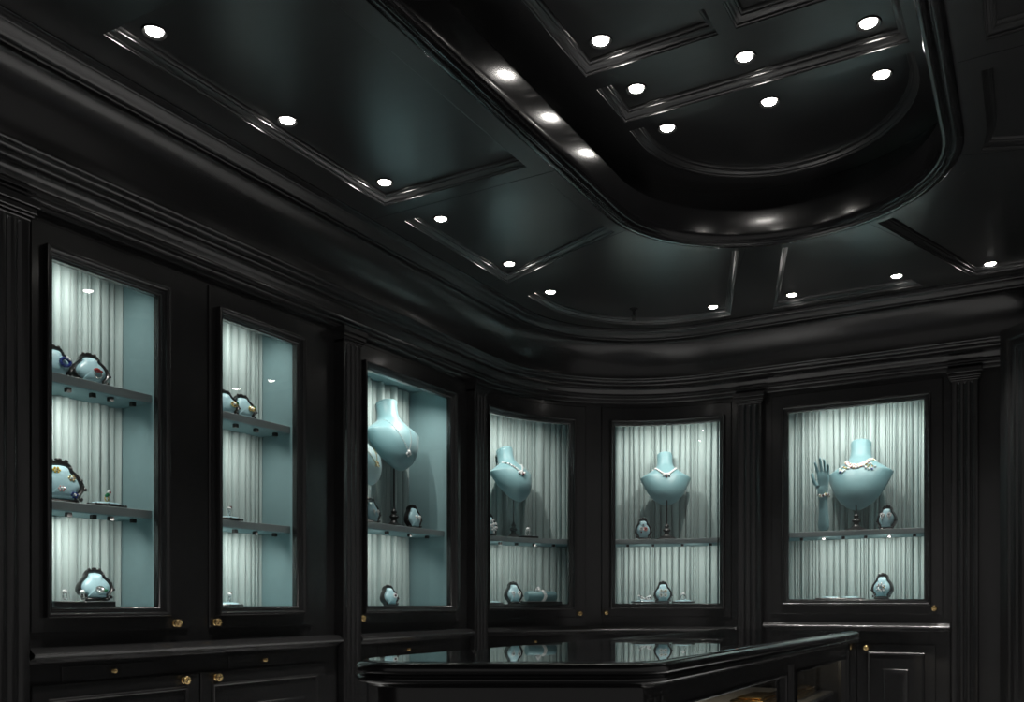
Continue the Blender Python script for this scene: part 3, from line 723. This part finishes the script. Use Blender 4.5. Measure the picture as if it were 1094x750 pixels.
chains.append((finger(.026, .283, (.012, .026, .022, .018), .0082, (.02, .10, .2, .2), .16), kn))
chains.append((finger(.010, .290, (.012, .031, .026, .020), .0086, (.0, .05, .12, .15), .05), kn))
chains.append((finger(-.007, .289, (.012, .028, .024, .018), .0084, (.0, .12, .16, .2), -.04), kn))
chains.append((finger(-.023, .280, (.010, .021, .018, .015), .0072, (.0, .15, .2, .2), -.13), kn))
chains.append(([((.030, .010, .235), .0105), ((.045, .018, .262), .0095), ((.050, .022, .286), .0085), ((.051, .023, .302), .0072)], 4))
skin_chain('hand', chains, M['bust'], t)
t = thing('bracelet', 'diamond bracelet with dark stones round the wrist of the teal display hand', 'bracelet', mtx=HM)
for nm_, mk, par in (('diamond_links', 'diamond', 0), ('gold_links', 'gold', 1), ('dark_stones', 'garnet', 2)):
    m_ = MB()
    for k in range(24):
        if (k % 4 in (0, 2), k % 4 == 1, k % 4 == 3)[par]:
            a = 2 * PI * k / 24
            m_.ball((.026 * math.cos(a), .0215 * math.sin(a), .185 + .004 * math.sin(3 * a)), .0068, 8, 6)
    m_.build(nm_, M[mk], t, smooth=60)

# ------------------------------------------------------------------ cartouche plaques, trays and jewels
OUT = [(0, 1.0), (.14, .995), (.30, .985), (.42, .955), (.50, .90), (.52, .84), (.55, .79), (.64, .74), (.78, .67), (.91, .57), (.985, .46), (.985, .36), (.93, .27), (.82, .19), (.70, .13), (.62, .09), (.62, .05), (.66, .02), (.62, 0), (.3, 0)]
def vase(w, h, n_in=0.):
    """half-profile turned into a closed silhouette, x sideways, z up"""
    Rr = [(x * w / 2, z * h) for x, z in OUT]
    loop = Rr + [(-x, z) for x, z in reversed(Rr[1:])]
    return ccw(loop[::-1])
def smoothloop(loop, n=72):
    """catmull-rom resample"""
    N = len(loop); P = [Vector(p) for p in loop]; out = []
    for i in range(n):
        u = i / n * N; k = int(u); f = u - k
        p0, p1, p2, p3 = P[(k - 1) % N], P[k % N], P[(k + 1) % N], P[(k + 2) % N]
        out.append(tuple(.5 * ((2 * p1) + (p2 - p0) * f + (2 * p0 - 5 * p1 + 4 * p2 - p3) * f * f + (3 * p1 - p0 - 3 * p2 + p3) * f ** 3)))
    return out
VL = smoothloop(vase(1, 1), 84)
VC = Vector((0, .42))
def scaled(loop, k, w, h): return [((VC.x + (x - VC.x) * k) * w, (VC.y + (z - VC.y) * k) * h) for x, z in loop]
def plaque(label, s_, o, h, w, hei, yaw=0., tilt=.16, group='teal jewel plaques in carved black frames'):
    t = thing('jewel_plaque', label, 'jewel display plaque', group=group, mtx=mat_at(s_, o, h + .001, yaw, tilt))
    m_ = MB(); L = []
    th = .028
    def ring(k, y, wob=0.):
        pts = scaled(VL, k, w, hei); n = len(pts)
        if wob: pts = [(x * (1 + wob * math.sin(18 * PI * i / n)), z + (.0 if z < .004 else wob * .3 * hei * math.cos(22 * PI * i / n))) for i, (x, z) in enumerate(pts)]
        return [Vector((x, y, max(0, z))) for x, z in pts]
    L = [ring(.76, -th), ring(.97, -th, .02), ring(1.0, -.6 * th, .03), ring(.99, -.1 * th, .03), ring(.93, .25 * th, .02), ring(.86, .2 * th), ring(.80, .05 * th), ring(.76, -.2 * th)]
    m_.loft(L, wrap=True)
    # scrolls on the rim
    for sx in (-1, 1):
        for (x, z, r) in ((.30, .965, .055), (.46, .80, .06), (.86, .54, .05), (.99, .34, .05), (.78, .10, .06), (.60, .035, .06)):
            m_.ball((sx * x * w / 2 * .98, .1 * th, max(r * w * .7, z * hei)), r * w * .8, 9, 6, (1, .8, 1))
    m_.ball((0, 0, hei * 1.0), .05 * w, 9, 6, (1.6, .8, .7))
    # foot strut behind
    fy = -th - hei * .34
    m_.tube([(0, -th, hei * .55), (0, fy, .004 + fy * math.sin(tilt) * -1 if tilt else .004)], .003, 6)
    m_.build('carved_frame', M['carved'], t, smooth=50)
    m_ = MB(); k2 = .78
    P = []
    for q, y in ((1.0, -.5 * th), (1.0, -.1 * th), (.93, .22 * th), (.8, .4 * th), (.6, .52 * th), (.35, .58 * th), (.12, .6 * th)):
        P.append([Vector((x, y, z)) for x, z in scaled(VL, k2 * q, w, hei)])
    m_.loft(P, True, True, True); m_.build('padding', M['pad'], t, smooth=60)
    return t
def jewel(name, label, cat, Mx, parts, group=None):
    """parts = {part: (material, [(x, y, z, r), ...])}"""
    t = thing(name, label, cat, group=group, mtx=Mx)
    for nm_, (mk, its) in parts.items():
        m_ = MB()
        for it in its: m_.ball(it[:3], it[3], 8, 6, it[4] if len(it) > 4 else (1, 1, 1))
        m_.build(nm_, M[mk], t, smooth=60)
    return t
def on_plaque(p, u, v, w, hei, lift_=.017):
    return p.matrix_world @ Matrix.Translation((u * w / 2, lift_, v * hei))
def rosette(r, n, mk, mk2, ex=1., extra=()):
    return {'petals': (mk, [(r * ex * math.cos(2 * PI * k / n), 0, r * math.sin(2 * PI * k / n), r * .48) for k in range(n)]), 'centre_stone': (mk2, [(0, .003, 0, r * .55)])}
def two(p, w, hei, u, v, du, r, n, mk, mk2, label, name='earrings'):
    pts = {'settings': (mk, []), 'stones': (mk2, [])}
    for sx in (-1, 1):
        cx = sx * du * w / 2
        pts['settings'][1].extend([(cx + r * math.cos(2 * PI * k / n), 0, r * math.sin(2 * PI * k / n), r * .5) for k in range(n)] + [(cx, .001, -r * 1.9, r * .45), (cx, .001, -r * 2.7, r * .35)])
        pts['stones'][1].append((cx, .004, 0, r * .55))
    return jewel(name, label, name, on_plaque(p, u, v, w, hei), pts)
def plaque_px(label, px, h, w, hei, o=-.10, yaw=0., tilt=.16): return plaque(label, s_at(px, o), o, h, w, hei, yaw, tilt)

Y1 = math.radians(-14)   # plaques on the left wall turn a little towards the middle
# first window
p = plaque_px('carved black plaque with a red-stone brooch, top shelf of the first window', 99, .785, .135, .125, -.10, Y1, .30)
jewel('ring', 'ring with a red stone on the top-shelf plaque of the first window', 'ring', on_plaque(p, -.25, .36, .135, .125), {'band': ('silver', [(.012 * math.cos(a), .002, -.012 + .012 * math.sin(a), .0035) for a in [2 * PI * k / 12 for k in range(12)]]), 'red_stone': ('ruby', [(.004, .007, .004, .010, (1.3, .8, .8)), (-.010, .006, 0, .006)])})
p = plaque_px('carved plaque with a blue ring, cut off by the left frame of window one', 60, .785, .13, .12, -.10, Y1, .30)
jewel('ring', 'deep blue ring on the plaque at the left frame of the first window', 'ring', on_plaque(p, -.45, .42, .13, .12), {'blue_band': ('sapphire', [(.016 * math.cos(a), .004, .015 * math.sin(a), .006) for a in [2 * PI * k / 14 for k in range(14)]]), 'diamonds': ('diamond', [(-.006, .008, .016, .006), (-.014, .008, .010, .005)])})
p = plaque_px('large lobed plaque with four coloured jewels, middle shelf of the first window', 66, .35, .17, .158, -.10, Y1, .22)
for (u, v, mk, lab) in ((.15, .72, 'yellow', 'upper yellow flower jewel on the four-jewel plaque'), (-.42, .56, 'gold', 'yellow jewel at the right edge of the four-jewel plaque'), (.02, .30, 'pink', 'pink flower jewel on the four-jewel plaque'), (-.48, .17, 'sapphire', 'dark blue jewel at the foot of the four-jewel plaque')):
    jewel('jewel_clip', lab, 'clip', on_plaque(p, u, v, .17, .158, .014), rosette(.0085, 6, mk, 'diamond' if mk != 'yellow' else 'gold', 1.2), 'four coloured jewels on the lobed plaque')
def ringstand(label, s_, o, h, mkb, mks, size=1., yaw=0.):
    return jewel('ring', label, 'ring', mat_at(s_, o, h, yaw), {'band': (mkb, [(.011 * size * math.cos(a), 0, .013 * size + .011 * size * math.sin(a), .0028 * size) for a in [2 * PI * k / 18 for k in range(18)]]), 'head': (mks, [(0, 0, .028 * size, .0085 * size, (1, 1, .85)), (.007 * size, .002, .026 * size, .004 * size), (-.007 * size, .002, .026 * size, .004 * size)])})
def flat_tray(label, s_, o, h, rx, ry, yaw=0.):
    t = thing('jewel_tray', label, 'jewel tray', group='low jewel trays with teal pads', mtx=mat_at(s_, o, h + .0005, yaw))
    m_ = MB(); m_.lathe([(1.0, 0), (1.03, .004), (1.0, .009), (.93, .011), (.86, .009)], 28, Matrix.Diagonal((rx, ry, 1, 1)))
    for k in range(10):
        a = 2 * PI * k / 10; m_.ball((rx * .99 * math.cos(a), ry * .99 * math.sin(a), .006), .0065, 8, 5)
    m_.build('carved_rim', M['carved'], t, smooth=50)
    m_ = MB(); m_.lathe([(.84, .008), (.82, .012), (.7, .0165), (.4, .019), (.02, .0195)], 28, Matrix.Diagonal((rx, ry, 1, 1))); m_.build('pad', M['pad'], t, smooth=50)
    return t
s_ = s_at(114, -.10); flat_tray('low carved tray with a green-stone ring, middle shelf of the first window', s_, -.10, .35, .075, .045)
jewel('ring', 'green-stone ring with white flower on the low tray of the first window', 'ring', mat_at(s_, -.10, .370, .4), {'band': ('gold', [(.011 * math.cos(a), 0, .013 + .011 * math.sin(a), .0028) for a in [2 * PI * k / 18 for k in range(18)]]), 'green_stones': ('emerald', [(0, .004, .027, .007), (.009, .004, .022, .006)]), 'flower': ('diamond', [(-.007 + .006 * math.cos(a), .006, .036 + .006 * math.sin(a), .0045) for a in [2 * PI * k / 6 for k in range(6)]]), 'flower_heart': ('ruby', [(-.007, .009, .036, .004)])})
def riser(label, s0, s1, h, hz, o0=-.17, o1=-.06):
    t = thing('plinth', label, 'plinth', wp((s0 + s1) / 2, (o0 + o1) / 2, h), world=True)
    m_ = MB(); slab(m_, s0, s1, h + .0008, h + hz, o0, o1, .002); m_.build('plinth_block', M['carved'], t, smooth=30)
    m_ = MB(); slab(m_, s0 + .006, s1 - .006, h + hz, h + hz + .0015, o0 + .006, o1 - .006, .0005); m_.build('plinth_top', M['shelf'], t, smooth=30)
hp = HB + .022
riser('long black plinth on the floor of the first window', s_at(58, -.06), s_at(124, -.06), HB - .003, .022, -.19, -.06)
p = plaque_px('carved black plaque with a silver clip, floor of the first window', 104, hp, .13, .12, -.115, Y1, .26)
jewel('jewel_clip', 'silver clip with a green drop on the floor plaque of the first window', 'clip', on_plaque(p, -.1, .30, .13, .12), {'flowers': ('silver', [(.012 * math.cos(a) , .003, .008 * math.sin(a), .006) for a in [2 * PI * k / 9 for k in range(9)]]), 'green_drop': ('emerald', [(-.018, .004, -.004, .007, (1.4, .7, .8))])})
ringstand('small diamond ring at the left end of the long plinth', s_at(69, -.09), -.09, hp + .002, 'silver', 'diamond', 1.05, .5)
ringstand('small diamond ring beside the plaque on the long plinth', s_at(88, -.085), -.085, hp + .002, 'silver', 'diamond', 1.05, .3)
# second window
for px, lab, lab2 in ((262, 'right carved plaque with a pale gold jewel, top shelf of second window', 'pale gold jewel on the right top-shelf plaque of the second window'), (243, 'carved plaque cut off by the left frame, top shelf of the second window', 'dark and gold jewel on the left top-shelf plaque of the second window')):
    p = plaque_px(lab, px, .79, .125, .115, -.10, Y1, .30)
    jewel('jewel_clip', lab2, 'clip', on_plaque(p, -.45, .38, .125, .115), {'gold_petals': ('gold', [(.011 * math.cos(a), .003, .008 * math.sin(a), .006) for a in [2 * PI * k / 7 for k in range(7)]]), 'green_leaf': ('emerald', [(-.016, .003, .008, .006, (1.2, .7, 1))]), 'pale_heart': ('pearl', [(0, .007, 0, .007)])})
for h, lab, lab2, mk in ((.345, 'low tray with a red-headed ring, middle shelf of the second window', 'white ring with a dark red head, middle shelf of the second window', 'garnet'), (HB - .003, 'low tray on the floor of the second window with a black-headed ring', 'pale ring with a black head, floor of the second window', 'black')):
    s_ = s_at(243, -.09); flat_tray(lab, s_, -.09, h, .07, .045)
    jewel('ring', lab2, 'ring', mat_at(s_ + .01, -.09, h + .0185, .6), {'band': ('silver', [(.012 * math.cos(a), 0, .014 + .012 * math.sin(a), .0035) for a in [2 * PI * k / 18 for k in range(18)]]), 'white_head': ('diamond', [(0, 0, .033, .010, (1.2, 1, .9))]), 'dark_top': (mk, [(-.006, .004, .039, .007)])})
# third window
for px, lab, lab2 in ((444, 'carved plaque with white earrings at the right on the shelf of the third window', 'white earrings on the right shelf plaque of the third window'), (399, 'carved plaque with a white clip at the left frame of the third window', 'white earrings on the left shelf plaque of the third window')):
    p = plaque_px(lab, px, SH3, .105, .135, -.10, Y1, .2)
    two(p, .105, .135, -.28, .46, .22, .0072, 6, 'diamond', 'pearl', lab2)
p = plaque_px('carved plaque with a diamond clip on the floor of the third window', 419, HB - .002, .105, .115, -.11, Y1, .3)
jewel('jewel_clip', 'diamond clip on the floor plaque of the third window', 'clip', on_plaque(p, -.4, .45, .105, .115), rosette(.010, 7, 'diamond', 'garnet', 1.2))
# fourth window
p = plaque_px('plaque covered in diamonds at the left frame of the left corner window', 525, SH4, .105, .145, -.10, math.radians(-8), .2)
jewel('diamond_brooch', 'large diamond brooch on the plaque at the left frame of the corner window', 'brooch', on_plaque(p, -.15, .42, .105, .145, .015), {'diamonds': ('diamond', [(rnd.uniform(-.028, .028), .003, rnd.uniform(-.045, .04), rnd.uniform(.005, .009)) for _ in range(26)])})
s_ = s_at(564, -.10); riser('small black plinth on the shelf of the left corner window', s_ - .05, s_ + .055, SH4, .014, -.135, -.065)
ringstand('tall diamond ring on the small plinth in the left corner window', s_, -.10, SH4 + .016, 'silver', 'diamond', 1.6, .2)
p = plaque_px('plaque with diamond earrings on the floor of the left corner window', 550.5, HB + .01, .125, .14, -.10, math.radians(-8), .2)
two(p, .125, .14, -.1, .46, .34, .0095, 7, 'diamond', 'silver', 'large diamond earrings on the floor plaque of the left corner window')
s_ = s_at(579, -.09); riser('black plinth under the teal roll in the left corner window', s_ - .12, s_ + .12, HB + .008, .016, -.16, -.055)
Mr = mat_at(s_, -.105, HB + .025)
t = thing('bracelet_roll', 'teal bolster roll on a black plinth in the left corner window', 'bracelet roll', mtx=Mr)
m_ = MB(); rr = .033; m_.lathe([(.004, -.105), (rr * .9, -.105), (rr, -.100), (rr, .100), (rr * .9, .105), (.004, .105)], 24, Matrix.Translation((0, 0, rr)) @ Matrix.Rotation(PI / 2, 4, 'Y')); m_.build('roll', M['bust'], t, smooth=40)
t = thing('bracelet', 'diamond flower bracelet wrapped round the teal roll', 'bracelet', mtx=Mr)
m_ = MB()
for k in range(26):
    a = 2 * PI * k / 26
    for dx in (-.006, .006): m_.ball((-.012 + dx + .004 * math.sin(3 * a), (rr + .003) * math.sin(a), rr + (rr + .003) * math.cos(a)), .0058, 7, 5)
m_.build('diamond_links', M['diamond'], t, smooth=60)
m_ = MB()
for k in range(7):
    a = 2 * PI * k / 7; m_.ball((.022 + .012 * math.cos(a), .006 + .004 * math.sin(2 * a), 2 * rr + .010 + .012 * math.sin(a)), .0075, 8, 6)
m_.ball((.022, .012, 2 * rr + .010), .007, 8, 6); m_.build('flower', M['diamond'], t, smooth=60)
flat_tray('low tray at the left on the floor of the left corner window', s_at(526, -.10), -.10, HB + .006, .075, .05)
# fifth window
p = plaque_px('oval plaque with dark and pink jewels on the shelf of the right corner window', 687.5, SH5, .112, .145, -.10, math.radians(8), .14)
jewel('jewel_clip', 'pair of pink and dark clips on the shelf plaque of the right corner window', 'clip', on_plaque(p, 0, .46, .112, .145), {'pink_petals': ('pink', [(-.012 + .010 * math.cos(a), .003, .010 * math.sin(a), .0055) for a in [2 * PI * k / 7 for k in range(7)]]), 'diamonds': ('diamond', [(.014 + .009 * math.cos(a), .003, .002 + .009 * math.sin(a), .005) for a in [2 * PI * k / 7 for k in range(7)]]), 'dark_stones': ('garnet', [(.002, .004, .026, .006), (.016, .004, -.022, .006), (-.012, .006, 0, .005)])})
p = plaque_px('oval plaque with a diamond flower spray on the floor of the right corner window', 708.5, .002, .122, .142, -.10, math.radians(8), .14)
jewel('diamond_brooch', 'diamond flower spray on the floor plaque of the right corner window', 'brooch', on_plaque(p, 0, .46, .122, .142), {'diamonds': ('diamond', [(sx * .014 + .010 * math.cos(a), .003, dz + .010 * math.sin(a), .0048) for sx in (-1, 1) for dz in (-.018, .012) for a in [2 * PI * k / 6 for k in range(6)]]), 'gold_hearts': ('gold', [(sx * .014, .005, dz, .004) for sx in (-1, 1) for dz in (-.018, .012)])})
s_ = s_at(689, -.10); flat_tray('low tray with a diamond bangle on the floor of the right corner window', s_, -.10, .002, .085, .05)
jewel('bracelet', 'diamond bangle with black spots on the low tray of the right corner window', 'bracelet', mat_at(s_, -.10, .02, .2), {'diamond_links': ('diamond', [(.038 * math.cos(a), .024 * math.sin(a), .014 + .012 * math.sin(a * 2 + 1), .0085) for a in [2 * PI * k / 20 for k in range(20)]]), 'black_spots': ('black', [(.038 * math.cos(a), .024 * math.sin(a) + .005, .02 + .012 * math.sin(a * 2 + 1), .0045) for a in (.6, 1.6, 2.5)])})
s_ = s_at(730, -.10); flat_tray('low tray with an upright ring on the floor of the right corner window', s_, -.10, .002, .068, .045)
ringstand('upright diamond ring on a low tray in the right corner window', s_, -.10, .0205, 'silver', 'diamond', 1.45, .1)
# sixth window
p = plaque_px('oval plaque with diamond flower earrings on the shelf beside the large bust', 946.5, SH6, .112, .142, -.09, math.radians(-12), .14)
two(p, .112, .142, 0, .58, .36, .0105, 7, 'diamond', 'silver', 'diamond flower earrings on the shelf plaque beside the large bust')
p = plaque_px('oval plaque with a diamond necklace set on the floor of the right window', 941.5, .026, .125, .15, -.09, math.radians(-12), .14)
jewel('diamond_brooch', 'fine diamond spray with gold stone on the floor plaque of the right window', 'brooch', on_plaque(p, 0, .42, .125, .15), {'diamonds': ('diamond', [(.024 * math.cos(a) * (1 if k % 2 else .55), .003, .026 * math.sin(a) * (1 if k % 2 else .6), .0048) for k, a in enumerate([2 * PI * k / 18 for k in range(18)])]), 'gold_stone': ('gold', [(-.018, .005, .002, .0055)]), 'dark_stones': ('garnet', [(.012, .005, .014, .004), (-.004, .005, -.010, .004)])})
s_ = s_at(897, -.09)
t = thing('open_tray', 'wide flat black tray with teal pads on the floor of the right window', 'jewel tray', wp(s_, -.09, .026), world=True)
m_ = MB(); slab(m_, s_ - .135, s_ + .135, .0245, .033, -.16, -.05, .003); m_.build('tray_base', M['carved'], t, smooth=40)
m_ = MB()
for dx in (-.058, .058): m_.lathe([(.05, .0328), (.049, .037), (.04, .0405), (.02, .042), (.001, .0422)], 24, Matrix.Translation(wp(s_ + dx, -.105, 0)) @ Matrix.Diagonal((1.0, .8, 1, 1)))
m_.build('teal_pads', M['pad'], t, smooth=50)

# ------------------------------------------------------------------ world, camera, view
w = bpy.data.worlds.new('shop_air'); SC.world = w; w.use_nodes = True
w.node_tree.nodes['Background'].inputs[0].default_value = (1, .97, .94, 1); w.node_tree.nodes['Background'].inputs[1].default_value = .16
cam = bpy.data.cameras.new('camera'); co = bpy.data.objects.new('camera', cam); COL.objects.link(co)
co.location = (0, 0, ZC); co.rotation_euler = (PI / 2, 0, PI / 6)
cam.sensor_fit = 'HORIZONTAL'; cam.sensor_width = 36; cam.lens = F * 36 / 1094; cam.shift_y = (HY - 375) / 1094; cam.clip_start = .02
SC.camera = co
SC.view_settings.view_transform = 'Standard'; SC.view_settings.look = 'None'; SC.view_settings.gamma = 1; SC.view_settings.use_curve_mapping = False
SC.view_settings.exposure = 0.
SC.cycles.use_denoising = True
SC.cycles.max_bounces = 10; SC.cycles.transparent_max_bounces = 16; SC.cycles.sample_clamp_indirect = 4
for o in list(bpy.data.objects):
    if '_w' in o: del o['_w']
